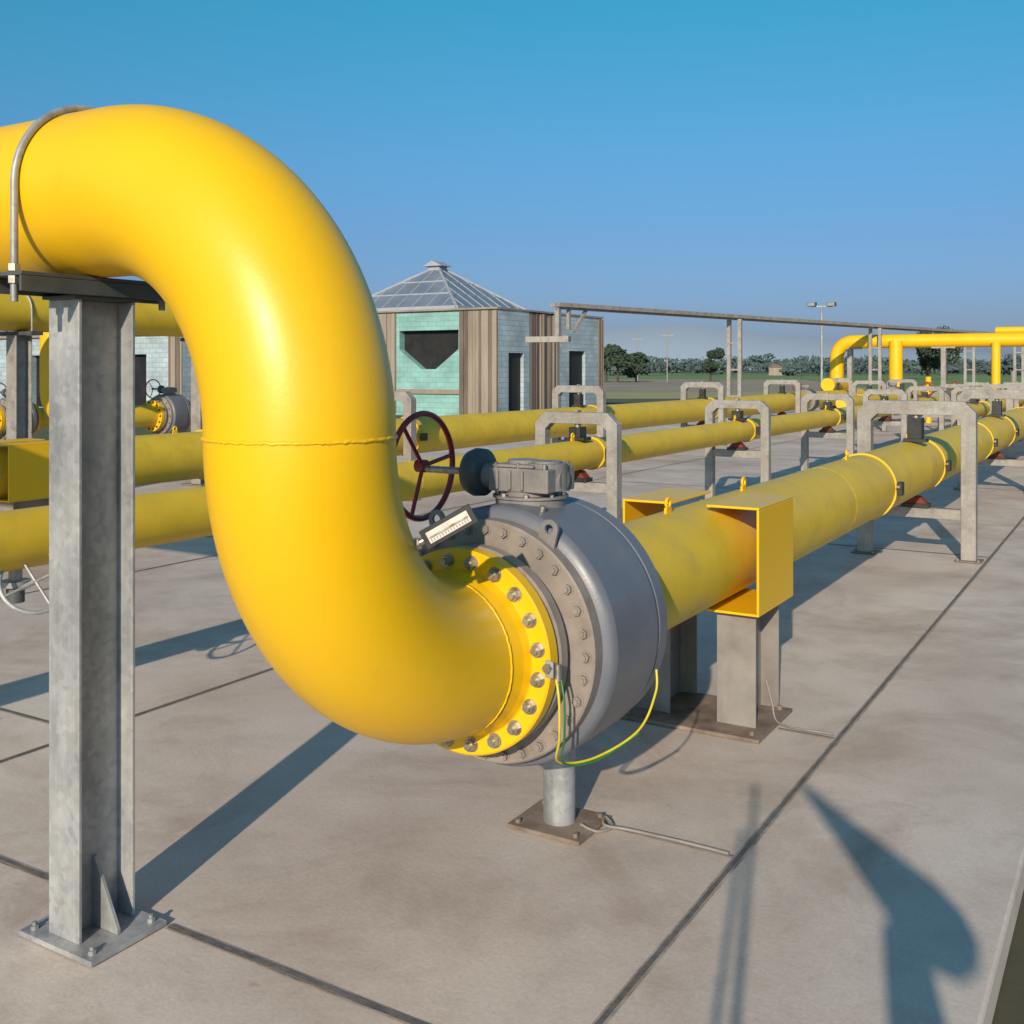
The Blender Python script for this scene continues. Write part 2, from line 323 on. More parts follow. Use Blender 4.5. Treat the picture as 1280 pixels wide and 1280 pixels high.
# ------------------------------------------------------------------ valve
def valve(name, X, Y0, Z, k=1.0, detail=True, bodymat='valve', wheelmat='red'):
    e=empty(name)
    P=lambda a,b,c:(X+a*k,Y0+b*k,Z+c*k)
    sg=96 if detail else 40
    mb=MB()
    def lt(prof,mat,sm=False): mb.lathe((X,Y0,Z),(0,1,0),[(a*k,r*k) for a,r in prof],mat,sg,sm)
    lt([(0,.1),(0,.322),(.006,.328),(.045,.328),(.05,.322),(.05,.30)],'valve_ring')
    lt([(.05,.29),(.085,.31),(.085,.396),(.090,.402),(.140,.402),(.145,.396),(.145,.38)],'valve_ring')
    lt([(.135,.38),(.145,.408),(.152,.424),(.162,.433),(.18,.438)],bodymat,True)
    lt([(.18,.438),(.495,.438)],bodymat)
    lt([(.495,.438),(.515,.433),(.525,.425),(.53,.415),(.53,.38)],bodymat,True)
    lt([(.53,.38),(.53,.424),(.535,.430),(.60,.430),(.605,.424),(.605,.33),(.66,.30),(.66,.322),(.71,.322),(.71,.1)],bodymat)
    if detail:
        bolts(mb,P(0,.085,0),(0,-1,0),.372*k,32,.0165*k,.006,mat='valve_ring')
        bolts(mb,P(0,.605,0),(0,1,0),.40*k,32,.015*k,.01,mat='valve')
    else:
        bolts(mb,P(0,.085,0),(0,-1,0),.372*k,16,.02*k,.006,mat='valve_ring')
    mb.obj('body',e)
    P=lambda a,b,c:(X+a*k,Y0+b*k,Z+(c-.034)*k)
    mb=MB()
    yc=.38
    mb.cyl(P(0,yc,.43),P(0,yc,.484),.125*k,'gearbox',seg=40)
    mb.cyl(P(0,yc,.484),P(0,yc,.492),.135*k,'gearbox',seg=40)
    for i in range(8):
        t=2*math.pi*(i+.5)/8; q=(.118*math.cos(t),yc+.118*math.sin(t))
        mb.cyl(P(q[0],q[1],.492),P(q[0],q[1],.502),.010*k,'bolt',seg=6,smooth=False)
    mb.obj('stem_mount',e)
    mb=MB()
    mb.cyl(P(0,yc,.4922),P(0,yc,.51),.095*k,'gearbox',seg=32)
    mb.box(P(-.115,yc-.10,.508),P(.125,yc+.10,.59),'gearbox')
    mb.box(P(-.105,yc-.09,.591),P(.06,yc+.09,.602),'gearbox')
    mb.cyl(P(.07,yc,.512),P(.07,yc,.606),.07*k,'gearbox',seg=32)
    mb.cyl(P(.07,yc,.606),P(.07,yc,.613),.05*k,'gearbox',seg=24)
    mb.cyl(P(-.03,yc,.602),P(-.03,yc,.614),.055*k,'gearbox',seg=24)
    for a in(-.09,.0,.105):
        for b in(-.085,.085): mb.cyl(P(a,yc+b,.59),P(a,yc+b,.608),.009*k,'bolt',seg=6,smooth=False)
    for a in (-.08,-.03,.02): mb.box(P(a,yc-.112,.515),P(a+.012,yc-.101,.585),'gearbox')
    mb.cyl(P(.127,yc,.55),P(.137,yc,.55),.038*k,'gearbox',seg=24)
    mb.obj('gearbox',e,0.006*k)
    mb=MB()
    ys=yc-.05; zs=.565
    mb.cyl(P(-.115,ys,zs-.01),P(-.19,ys,zs-.01),.045*k,'gearbox',seg=24)
    mb.lathe(P(0,ys,zs),(-1,0,0),[(.15*k,.03*k),(.152*k,.075*k),(.16*k,.084*k),(.195*k,.087*k),(.222*k,.076*k),(.235*k,.05*k),(.238*k,.02*k)],'darkgrey',40,True)
    mb.cyl(P(-.23,ys,zs),P(-.46,ys,zs),.013*k,'bolt',seg=14)
    mb.obj('input_shaft',e)
    mb=MB()
    c=P(-.435,ys,zs+.01)
    mb.torus(c,(1,0,0),.195*k,.0115*k,wheelmat,64,12)
    mb.cyl(P(-.42,ys,zs+.01),P(-.46,ys,zs+.01),.024*k,wheelmat,seg=20)
    for i in range(3):
        t=2*math.pi*i/3+0.15
        mb.cyl(c,(c[0],c[1]+math.cos(t)*.19*k,c[2]+math.sin(t)*.19*k),.008*k,wheelmat,seg=10)
    mb.obj('handwheel',e)
    return e
V0=F0+0.07
val=valve('ball_valve',XP,V0,ZP)
def lug(mb,c,ang,mat):
    w=.032; t=.012
    cx_,cy_,cz_=c
    n=24; O=[]; H=[]
    for i in range(n):
        a=2*math.pi*i/n; dx,dz=math.cos(a),math.sin(a)
        if dz>=0: o=(w*dx,.03+w*dz)
        else:
            k=min(w/abs(dx) if abs(dx)>1e-6 else 9,.09/abs(dz)); o=(k*dx,.03+k*dz)
        O.append(o); H.append((.016*dx,.03+.016*dz))
    ca,sa=math.cos(ang),math.sin(ang)
    def T(p,y): return (cx_+p[0]*ca+p[1]*sa, cy_+y, cz_-p[0]*sa+p[1]*ca)
    vs=[T(p,-t/2) for p in O]+[T(p,-t/2) for p in H]+[T(p,t/2) for p in O]+[T(p,t/2) for p in H]
    fs=[]
    for i in range(n):
        j=(i+1)%n
        fs+=[(i,j,n+j,n+i),(2*n+i,2*n+j,3*n+j,3*n+i),(i,j,2*n+j,2*n+i),(n+i,n+j,3*n+j,3*n+i)]
    mb.add(vs,fs,mat)
mb=MB()
lug(mb,(XP+.215,V0+.12,ZP+.355),rad(14),'gearbox'); lug(mb,(XP-.215,V0+.12,ZP+.355),rad(-14),'gearbox')
mb.cyl((XP+.12,V0+.25,ZP+.41),(XP+.125,V0+.25,ZP+.437),.012,'bolt',seg=8)
mb.obj('lifting_lugs',val)
def catm(pts,n=10):
    out=[]; P_=[Vector(p) for p in pts]; P_=[P_[0]]+P_+[P_[-1]]
    for i in range(1,len(P_)-2):
        for k in range(n):
            t=k/n; a,b,c,d=P_[i-1],P_[i],P_[i+1],P_[i+2]
            out.append(0.5*((2*b)+(c-a)*t+(2*a-5*b+4*c-d)*t*t+(3*b-a-3*c+d)*t**3))
    out.append(P_[-2]); return out
mb=MB()
mb.tube(catm([(XP+.335,F0+.02,ZP-.02),(XP+.36,F0+.0,ZP-.10),(XP+.35,F0+.02,ZP-.22),(XP+.31,F0+.09,ZP-.32),(XP+.36,F0+.24,ZP-.345),(XP+.44,F0+.40,ZP-.29),(XP+.458,F0+.50,ZP-.19),(XP+.448,F0+.53,ZP-.12)]),.0042,'wire_y',8)
mb.tube(catm([(XP+.345,F0+.03,ZP-.02),(XP+.372,F0+.01,ZP-.10),(XP+.362,F0+.03,ZP-.22),(XP+.32,F0+.10,ZP-.325),(XP+.365,F0+.24,ZP-.353),(XP+.443,F0+.40,ZP-.298)]),.0035,'wire_g',8)
mb.cyl((XP+.33,F0-.013,ZP-.0),(XP+.33,F0-.03,ZP-.0),.014,'bolt',seg=6,smooth=False)
mb.box((XP+.318,F0-.012,ZP-.03),(XP+.345,F0-.004,ZP+.02),'galv')
mb.cyl((XP+.345,F0+.02,ZP+.005),(XP+.345,F0+.02,ZP-.045),.011,'bolt',seg=12)
mb.obj('earth_wire',val)

th=empty('thermometer')
mb=MB()
a=Vector((-1.722,2.275,1.205)); dirv=Vector((.62,.42,.42)).normalized()
mb.cyl(a-dirv*.03,a+dirv*.02,.020,'yellow',seg=20); mb.cyl(a+dirv*.02,a+dirv*.035,.024,'yellow',seg=6,smooth=False)
mb.cyl(a+dirv*.035,a+dirv*.075,.010,'bolt',seg=14); mb.cyl(a+dirv*.045,a+dirv*.06,.017,'bolt',seg=6,smooth=False)
mb.obj('thermowell',th)
fw=Vector((.5162*1,-.8565,0)); fw=(fw-dirv*fw.dot(dirv)).normalized(); sdv=dirv.cross(fw)
mt=Matrix((( dirv.x,sdv.x,fw.x,a.x),(dirv.y,sdv.y,fw.y,a.y),(dirv.z,sdv.z,fw.z,a.z),(0,0,0,1)))
mb=MB()
mb.box((.072,-.026,-.012),(.225,.026,.012),'black',mt)
mb.box((.086,-.016,.0125),(.211,.016,.015),'white',mt)
mb.box((.09,-.003,.0155),(.207,.003,.0175),'bolt',mt)
for i in range(14): mb.box((.092+i*.0085,.006,.0155),(.0935+i*.0085,.013,.0162),'black',mt)
mb.obj('scale_housing',th,0.001)

jp=empty('valve_jack_post')
mb=MB()
px,py=-1.885,3.47
mb.cyl((px,py,.018),(px,py,.355),.060,'galv',seg=40)
mb.cyl((px,py,.355),(px,py,.375),.08,'galv',seg=40)
mb.obj('tube',jp)
mb=MB()
mb.box((px-.15,py-.13,.004),(px+.15,py+.13,.018),'galv_rust')
for sx in(-.12,.12):
    for sy in(-.10,.10): mb.cyl((px+sx,py+sy,.018),(px+sx,py+sy,.032),.011,'galv_rust',seg=6,smooth=False)
mb.obj('base_plate',jp,0.002)
mb=MB()
mb.tube(catm([(px+.10,py-.02,.03),(px+.16,py-.01,.014),(px+.19,py+.06,.012),(px+.14,py+.10,.024),(px+.17,py+.04,.02),(px+.25,py+.07,.011),(px+.45,py+.08,.010),(px+.63,py+.08,.009)]),.006,'greybrown',8)
mb.obj('earth_cable',jp)

# ------------------------------------------------------------------ long pipelines
def ring(mb,X,Y,Z,r,w,mat,h=.02):
    mb.lathe((X,Y,Z),(0,1,0),[(-w/2,r),(-w/2,r+h),(w/2,r+h),(w/2,r)],mat,56)
def eye(mb,X,Y,z,mat='yellow'):
    mb.box((X-.006,Y-.03,z-.01),(X+.006,Y+.03,z+.025),mat)
    mb.torus((X,Y,z+.045),(1,0,0),.022,.008,mat,20,8)

line=empty('gas_pipeline')
mb=MB()
y0=V0+.715
mb.lathe((XP,y0,ZP),(0,1,0),[(0,.1),(0,.322),(.004,.328),(.05,.328),(.05,R+.02),(.13,R+.001)],'yellow_old')
bolts(mb,(XP,y0+.05,ZP),(0,1,0),.291,20,.021,.012)
mb.obj('flange',line)
mb=MB(); mb.tube([(XP,y0+.05,ZP),(XP,8,ZP),(XP,20,ZP),(XP,38,ZP)],R,'yellow_old',seg=80)
for wy in (7.1,13.2,19.2): weld(mb,(XP,wy,ZP),(0,1,0),R-.002,.0035,120,'yellow_old')
mb.obj('pipe_body',line)
mb=MB()
eye(mb,XP,4.5,ZP+R); eye(mb,XP,5.55,ZP+R)
for yy in (8.35,10.6,14.2,16.7,20.2,26): 
    ring(mb,XP,yy,ZP,R,.05,'yellow_old',.014); eye(mb,XP,yy-.5,ZP+R)
    mb.box((XP+R+.015,yy-.05,ZP-.05),(XP+R+.05,yy+.05,ZP+.05),'black'); mb.cyl((XP+R+.03,yy-.08,ZP+.02),(XP+R+.03,yy+.08,ZP+.02),.012,'bolt',seg=8)
    mb.box((XP-R-.05,yy-.05,ZP-.05),(XP-R-.015,yy+.05,ZP+.05),'black')
mb.obj('clamps',line)

def pipeline(name,X,Z,r,ya,yb,mat,clamps):
    e=empty(name)
    mb=MB(); mb.tube([(X,ya,Z),(X,(ya+yb)/2,Z),(X,yb,Z)],r,mat,seg=56)
    y=ya+2
    while y<yb: weld(mb,(X,y,Z),(0,1,0),r-.002,.0035,80,mat); y+=6
    mb.obj('pipe_body',e)
    mb=MB()
    for yy in clamps:
        ring(mb,X,yy,Z,r,.07,'yellow_old',.018); eye(mb,X,yy-.4,Z+r)
        for s in(-1,1):
            mb.box((X+s*(r+.045)-.03,yy-.05,Z-.05),(X+s*(r+.045)+.03,yy+.05,Z+.05),'black')
    mb.obj('clamps',e)
    return e
X2,Z2,R2=-4.48,.915,.138
X3,Z3,R3=-8.68,.79,.25
pipeline('gas_pipeline',X2,Z2,R2,-2,38,'yellow_old',[8.9,13.3,17.7,22.1])
pipeline('gas_pipeline',X3,Z3,R3,-2,38,'yellow_old',[8.0,11.6,17.2,23.2])

def anchor(X,Ya,Yb,Z,r,mat='yellow'):
    e=empty('pipe_anchor_support')
    t=.012
    for s in (-1,1):
        mb=MB()
        xi,xo=X+s*.09,X+s*.345
        zt=Z+r+.004; zb=Z-r+.035
        ht=zt+t
        mb.box((min(xi,xo),Ya,zt),(max(xi,xo),Yb,ht),mat)
        mb.box((min(xi,xo),Ya,zb-t),(max(xi,xo),Yb,zb),mat)
        mb.box((min(xo,xo-s*t),Ya,zb+.0002),(max(xo,xo-s*t),Yb,zt-.0002),mat)
        mb.obj('bracket',e,0.003)
        mb=MB()
        a,b=sorted((X+s*.12,X+s*.31))
        yA,yB=Ya+.06,Yb-.12; zb2=zb-t-.001
        mb.box((a,yA,.022),(b,yA+.014,zb2),'greybrown'); mb.box((a,yB-.014,.022),(b,yB,zb2),'greybrown')
        mb.box(((a+b)/2-.006,yA+.0145,.022),((a+b)/2+.006,yB-.0145,zb2),'greybrown')
        mb.obj('post',e,0.002)
    mb=MB(); mb.box((X-.35,Ya-.08,.004),(X+.37,Yb-.1,.021),'galv_rust')
    for sx in(-.3,.32):
        for sy in (Ya-.03,Yb-.15): mb.cyl((X+sx,sy,.021),(X+sx,sy,.04),.014,'galv_rust',seg=6,smooth=False)
    mb.obj('base_plate',e,0.002)
    return e
an=anchor(XP,4.75,5.30,.79,R+.011)
mb=MB()
mb.tube(catm([(XP+.30,5.0,.2),(XP+.335,4.98,.10),(XP+.36,4.96,.03),(XP+.42,4.95,.012),(XP+.5,4.95,.01),(XP+.63,4.96,.009)]),.005,'greybrown',8); mb.obj('earth_cable',an)
anchor(X3,5.5,6.15,Z3,R3)

def portal(X,Y,zt,half,Zp,r,w=.125,d=.12,low=True):
    e=empty('pipe_support_portal')
    G_='galv_far'
    mb=MB(); c=.10; c2=.055
    O=[(X-half,.015),(X-half,zt-c),(X-half+c,zt),(X+half-c,zt),(X+half,zt-c),(X+half,.015)]
    I=[(X-half+w,.015),(X-half+w,zt-w-c2),(X-half+w+c2,zt-w),(X+half-w-c2,zt-w),(X+half-w,zt-w-c2),(X+half-w,.015)]
    n=6; vs=[(p[0],Y-d/2,p[1]) for p in O+I]+[(p[0],Y+d/2,p[1]) for p in O+I]
    fs=[]
    for i in range(5):
        fs+=[(i,i+1,n+i+1,n+i),(12+i,12+i+1,12+n+i+1,12+n+i),(i,i+1,12+i+1,12+i),(n+i,n+i+1,12+n+i+1,12+n+i)]
    fs+=[(0,n,12+n,12),(5,n+5,12+n+5,17)]
    mb.add(vs,fs,G_)
    for s in(-1,1):
        xx=X+s*(half-w/2)
        mb.box((xx-.11,Y-.11,.004),(xx+.11,Y+.11,.0145),'galv_rust')
        for q in(-.085,.085): mb.cyl((xx+q,Y-.09,.0145),(xx+q,Y-.09,.03),.011,G_,seg=6,smooth=False)
    mb.obj('frame',e,0.006)
    mb=MB()
    top=Zp+r; hw=min(.06,r*.4)
    mb.box((X-hw,Y-.07,top+.03),(X+hw,Y+.07,zt-w-.03),'black')
    mb.cyl((X,Y,zt-w-.03),(X,Y,zt-w-.001),.03,'bolt',seg=16)
    mb.box((X-.1,Y-.08,top+.002),(X+.1,Y+.08,top+.03),'black')
    mb.box((X-.02,Y-.04,zt+.001),(X+.02,Y+.04,zt+.02),G_)
    if low:
        zl=Zp-r-.10
        mb.box((X-half+w+.001,Y-.05,zl-.09),(X+half-w-.001,Y+.05,zl),G_)
        mb.box((X-.12,Y-.07,zl+.001),(X+.12,Y+.07,zl+.035),'black')
        mb.extr([(X-.10,zl+.036),(X+.10,zl+.036),(X+.07,zl+.07),(X+.04,Zp-r-.001),(X-.04,Zp-r-.001),(X-.07,zl+.07)],'y',Y-.06,Y+.06,'redsaddle')
    mb.obj('saddle',e,0.003)
for y in (10.1,16.1,22.1,28.1,34.1): portal(XP+.075,y,1.418,.51,ZP,R)
for y in (8.6,13.0,17.4,21.8,26.2,30.6,35): portal(X2,y,1.31,.42,Z2,R2,w=.105,d=.11)
for y in (11.08,16.7,22.8,28.9,34.9): portal(X3,y,1.418,.51,Z3,R3)

def pedestal(X,Y,zt):
    e=empty('pipe_pedestal'); mb=MB()
    mb.box((X-.07,Y-.07,.02),(X+.07,Y-.06,zt),'greybrown'); mb.box((X-.07,Y+.06,.02),(X+.07,Y+.07,zt),'greybrown'); mb.box((X-.004,Y-.0595,.02),(X+.004,Y+.0595,zt),'greybrown')
    mb.obj('post',e,.002); mb=MB(); mb.box((X-.15,Y-.14,.004),(X+.15,Y+.14,.0195),'galv_rust'); mb.obj('base_plate',e,.002)
    mb=MB(); mb.box((X-.12,Y-.1,zt+.001),(X+.12,Y+.1,zt+.015),'galv'); mb.obj('top_plate',e,.002)
pedestal(X2-.12,5.05,Z2-R2-.017)
dv=empty('drain_valve'); mb=MB()
q=(X2+.10,2.99)
mb.cyl((X2,q[1],Z2-R2+.03),(X2,q[1],Z2-R2-.05),.03,'galv',seg=20)
mb.cyl((X2,q[1],Z2-R2-.05),(X2,q[1],Z2-R2-.075),.065,'galv',seg=24)
mb.cyl((X2,q[1],Z2-R2-.075),(X2,q[1],Z2-R2-.15),.04,'darkgrey',seg=20)
ha=(.75,-.35,.55)
hc=Vector((q[0]+.05,q[1],Z2-R2-.04)); mb.torus(hc,ha,.15,.010,'galv',48,10)
mb.cyl((X2,q[1],Z2-R2-.10),hc,.012,'galv',seg=10)
_,uu,vv=frame(ha)
for i in range(4):
    t=math.pi/2*i+.4; mb.cyl(hc,hc+(uu*math.cos(t)+vv*math.sin(t))*.15,.007,'galv',seg=8)
mb.obj('valve_body',dv)

# ------------------------------------------------------------------ header pipe at left
XH,ZH=-12.0,2.42
hd=empty('header_pipe'); mb=MB()
mb.tube([(XH,-3,ZH),(XH,5,ZH)]+arc((XH,12.6,ZH-.7),(0,0,1),(0,1,0),.7,16)+[(XH,13.3,.3),(XH,13.3,.0)],R,'yellow_old',seg=56)
mb.obj('pipe_body',hd); mb=MB()
mb.tube([(-11.6,YP,ZT),(-11.85,YP,ZT+.05)],R,'yellow',seg=56); mb.obj('branch',hd)
def tallcol(X,Y,zt):
    e=empty('pipe_support_column'); mb=MB()
    mb.box((X-.10,Y-.11,.02),(X+.10,Y-.095,zt),'galv_far'); mb.box((X-.10,Y+.095,.02),(X+.10,Y+.11,zt),'galv_far'); mb.box((X-.006,Y-.0945,.02),(X+.006,Y+.0945,zt),'galv_far')
    mb.box((X-.22,Y-.2,.004),(X+.22,Y+.2,.0195),'galv_rust')
    mb.obj('i_beam',e,.003); mb=MB()
    mb.box((X-.36,Y-.08,zt+.001),(X+.36,Y+.08,zt+.05),'darkgrey'); mb.obj('cap_channel',e,.003)
    mb=MB(); mb.tube([(X-R-.01,Y,zt)]+[(X-(R+.01)*math.cos(math.pi*i/24),Y,ZH+(R+.01)*math.sin(math.pi*i/24)) for i in range(25)]+[(X+R+.01,Y,zt)],.012,'galv',10); mb.obj('u_bolt',e)
tallcol(XH,8.06,ZH-R-.053); tallcol(XH,11.0,ZH-R-.053); tallcol(XH,4.4,ZH-R-.053)
def smallline(X,Yv,Z,k):
    valve('ball_valve',X,Yv,Z,k,False,'valve','red')
    e=empty('gas_pipe_branch'); mb=MB(); r=.2*k*1.1
    mb.tube([(X,Yv-1.3,Z),(X,Yv-.06,Z)],r,'yellow_old',seg=40)
    mb.tube([(X,Yv+.71*k,Z),(X,Yv+1.5,Z)]+arc((X,Yv+1.5,Z-.4),(0,0,1),(0,1,0),.4,10)+[(X,Yv+1.9,0)],r,'yellow_old',seg=40)
    for a_,s in ((Yv-.06,-1),(Yv+.72*k,1)):
        mb.lathe((X,a_,Z),(0,1,0),[(0,.05),(0,.322*k),(.05,.322*k),(.05,.05)],'yellow',40)
        bolts(mb,(X,a_ if s<0 else a_+.05,Z),(0,s,0),.28*k,14,.02*k,.01,'darkgrey')
    mb.tube(arc((X,Yv-1.3,Z+.4),(0,0,-1),(0,-1,0),.4,12)+[(X,Yv-1.7,ZH)],r,'yellow',seg=40)
    mb.obj('pipe_body',e)
    e2=empty('pipe_pedestal'); mb=MB(); mb.box((X-.08,Yv-.9,.0),(X+.08,Yv-.75,Z-r),'galv_far'); mb.box((X-.16,Yv-1.0,.002),(X+.16,Yv-.65,.02),'galv_rust'); mb.obj('post',e2,.003)
smallline(-12.6,10.65,1.02,.72)
smallline(-13.7,8.85,1.0,.7)

# ------------------------------------------------------------------ distant pipework
dl=empty('distant_pipe_loop'); mb=MB()
Yd=40.6; Zd=2.75
mb.tube([(-10.1,Yd,.5),(-10.1,Yd,1.5)]+arc((-9.5,Yd,Zd-.6),(-1,0,0),(0,0,1),.6,14)+[(-6,Yd,Zd),(-2.0,Yd,Zd)],.25,'yellow',seg=36)
mb.tube([(-7.9,Yd-.3,.4),(-7.9,Yd-.3,Zd)],.24,'yellow',seg=32)
mb.tube([(-4.55,Yd-.3,.4),(-4.55,Yd-.3,Zd-.1)],.15,'yellow',seg=32)
mb.tube([(-4.7,Yd+1,Zd+.35),(1.5,Yd+1,Zd+.35)],.14,'yellow',seg=32)
mb.tube([(-8.9,Yd-3,.3)]+arc((-8.9,Yd-3.5,.7),(0,1,0),(0,0,1),.5,10)+[(-8.9,Yd-6,1.2)],.22,'yellow',seg=32)
mb.obj('pipe_body',dl)
mb=MB()
for x in (-9.6,-6.3,-3.2):
    mb.box((x-.08,Yd-.15,0),(x+.08,Yd+.15,Zd-.28),'galv_far'); mb.box((x-.4,Yd-.15,Zd-.279),(x+.4,Yd+.15,Zd-.22),'galv_far')
mb.obj('supports',dl)
for (x,y,z,k) in ((X3,31,Z3,.8),(X2,28.2,Z2,.6),(XP,30.4,ZP,.9),(X3+2.1,33,.9,.7),(X2+1.4,32.5,.9,.6)):
    valve('ball_valve',x,y,z,k,False,'darkgrey','red')
pipeline('gas_pipeline',X3+2.1,.85,.17,27,39,'yellow_old',[29,35])
pipeline('gas_pipeline',X2+1.4,.85,.15,22,39,'yellow_old',[25,36])
for y in (23.5,28,32): portal(X2+1.4,y,1.35,.42,.85,.15,w=.10,d=.11)
for y in (30,34.5): portal(X3+2.1,y,1.4,.45,.85,.17,w=.10,d=.11)
mb=MB()
for x in (-9.4,-7.2,-6.0,-5.2,-3.6,-2.6):
    yy=random.uniform(35.5,39.5); mb.cyl((x,yy,0),(x,yy,random.uniform(.9,1.7)),.09,random.choice(['yellow','galv_far','darkgrey']),seg=16)
    mb.cyl((x,yy,.8),(x,yy,.86),.2,'yellow',seg=20); mb.cyl((x-.3,yy,.5),(x+.5,yy,.5),.11,'yellow',seg=16)
    mb.torus((x,yy-.2,1.1),(0,1,0),.2,.02,'red',24,8)
mb.obj('vent_stubs',empty('valve_manifold'))

ct=empty('cable_tray_gantry'); mb=MB()
pa=Vector((-12.5,22.8,3.30)); pb=Vector((-5.0,54.9,3.30)); dr=(pb-pa).normalized()
def beam(mb,a,b,w,h,mat):
    a=Vector(a); b=Vector(b); d=(b-a).normalized(); s=Vector((0,0,1)).cross(d)
    s = s.normalized() if s.length>1e-4 else Vector((1,0,0)); u=d.cross(s)
    vs=[p+s*w*i/2+u*h*j/2 for p in(a,b) for i,j in((-1,-1),(1,-1),(1,1),(-1,1))]
    mb.add(vs,[(0,1,2,3),(4,5,6,7),(0,1,5,4),(1,2,6,5),(2,3,7,6),(3,0,4,7)],mat)
beam(mb,pa,pb,.32,.10,'galv_far')
beam(mb,pa-Vector((0,0,.08)),pb-Vector((0,0,.08)),.08,.05,'galv_far')
for f in (.245,.53,.8,.98):
    p=pa.lerp(pb,f)
    for s in(-.18,.18): 
        q=p+Vector((.6*s*1.2,0,0))*1.3
        beam(mb,(q.x,q.y,0),(q.x,q.y,3.22),.11,.11,'galv_far')
    for zz in (.9,1.7,2.5): beam(mb,(p.x-.15,p.y,zz),(p.x+.15,p.y,zz),.05,.05,'galv_far')
beam(mb,pa+dr*.1+Vector((0,0,-.05)),pa+dr*.1+Vector((0,0,-.85)),.12,.14,'galv_far')
beam(mb,pa+dr*1.2+Vector((0,0,-.05)),pa+dr*.7+Vector((0,0,-.65)),.07,.07,'galv_far')
beam(mb,pa+dr*.5+Vector((0,0,-.05)),pa+dr*.5+Vector((0,0,-.6)),.08,.08,'galv_far')
beam(mb,pa+Vector((-.75,-.1,-.85)),pa+Vector((.35,.1,-.85)),.24,.14,'galv_far')
mb.obj('tray',ct)

fm=empty('floodlight_mast'); mb=MB()
fx,fy=(-.5162+.8565*.2935)*60,(.8565+.5162*.2935)*60
mb.cyl((fx,fy,-.1),(fx,fy,5.35),.08,'galv',r1=.05,seg=16)
beam(mb,(fx-.55,fy-.25,5.3),(fx+.55,fy+.25,5.3),.06,.06,'galv')
for s in(-1,1):
    mb.box((fx+s*.5-.24,fy+s*.2-.2,5.3),(fx+s*.5+.24,fy+s*.2+.14,5.52),'darkgrey')
    mb.box((fx+s*.5-.2,fy+s*.2-.225,5.32),(fx+s*.5+.2,fy+s*.2-.205,5.50),'galv_far')
mb.obj('mast',fm)
for (t,d,h) in ((.147,150,9),(.119,170,9),(.07,210,8)):
    e=empty('utility_pole'); mb=MB(); x,y=(-.5162+.8565*t)*d,(.8565+.5162*t)*d
    mb.cyl((x,y,-.1),(x,y,h*.8),.09,'galv_far',seg=8); beam(mb,(x-.8,y-.4,h*.8-.6),(x+.8,y+.4,h*.8-.6),.1,.1,'galv_far'); mb.obj('pole',e)

# ------------------------------------------------------------------ buildings
def slats(mb,axis,a0,a1,fixed,z0,z1,out):
    a=a0
    while a<a1-.01:
        w=min(random.choice((.12,.16,.2)),a1-a); th_=random.uniform(.05,.13)
        k='slat1' if random.random()<.6 else 'slat2'
        if axis=='x': mb.box((a+.004,fixed-th_*out,z0),(a+w-.004,fixed-.001,z1),k)
        else: mb.box((fixed+.001,a+.004,z0),(fixed+th_*out,a+w-.004,z1),k)
        a+=w
bl=empty('station_building')
mb=MB()
bx0,bx1,by0,by1,H=-27.0,-21.2,33.9,42.7,4.0
wx0,wx1=bx0+1.30,bx1-1.65; wc=(wx0+wx1)/2
zt_,zm_,zb_=3.25,2.5,1.72
yw=by0+.35
mb.box((bx0,yw+.001,-.12),(bx1,by1,H),'turq')
mb.box((bx0,by0,-.12),(wx0,yw,H-.001),'turq'); mb.box((wx1,by0,-.12),(bx1,yw,H-.001),'turq')
mb.box((wx0+.001,by0,zt_),(wx1-.001,yw,H-.001),'turq'); mb.box((wx0+.001,by0,-.12),(wx1-.001,yw,zb_),'turq')
mb.extr([(wx0+.001,zb_+.001),(wc-.35,zb_+.001),(wx0+.001,zm_)],'y',by0,yw,'turq')
mb.extr([(wx1-.001,zb_+.001),(wx1-.001,zm_),(wc+.35,zb_+.001)],'y',by0,yw,'turq')
mb.obj('front_walls',bl)
mb=MB(); mb.box((wx0+.01,yw-.02,zb_),(wx1-.01,yw-.001,zt_),'dark'); mb.obj('window',bl)
mb=MB(); mb.box((-29,36.3,-.12),(bx0-.005,42.2,3.95),'paleblock'); mb.obj('rear_walls',bl)
mb=MB()
pr=.16
def sidepanel(ya,yb,da,db,zt):
    mb.box((bx1+.001,ya,0),(bx1+pr,da,H-.002),'paleblock'); mb.box((bx1+.001,db,0),(bx1+pr,yb,H-.002),'paleblock')
    mb.box((bx1+.001,da+.001,zt),(bx1+pr,db-.001,H-.002),'paleblock')
sidepanel(by0+.002,by0+2.35,by0+.75,by0+1.9,2.35); sidepanel(by0+4.85,by1-.002,by0+5.7,by0+7.2,2.5)
mb.obj('side_block_panels',bl)
mb=MB(); mb.box((bx1+.001,by0+.755,0),(bx1+.012,by0+1.895,2.349),'dark'); mb.box((bx1+.001,by0+5.705,0),(bx1+.012,by0+7.195,2.499),'dark'); mb.obj('doorways',bl)
mb=MB()
slats(mb,'x',bx0,bx0+1.15,by0,0,H-.05,1); slats(mb,'x',bx1-1.55,bx1+pr,by0,0,H-.05,1)
slats(mb,'y',by0+2.4,by0+4.8,bx1,0,H-.05,1.6); slats(mb,'y',by1-.35,by1,bx1+pr,0,H-.05,1)
slats(mb,'x',-29,bx0-.01,36.3,0,3.9,1)
mb.box((wx0-.1,by0-.09,.75),(wx1+.1,by0-.003,.93),'slat1')
mb.obj('timber_cladding',bl)
mb=MB()
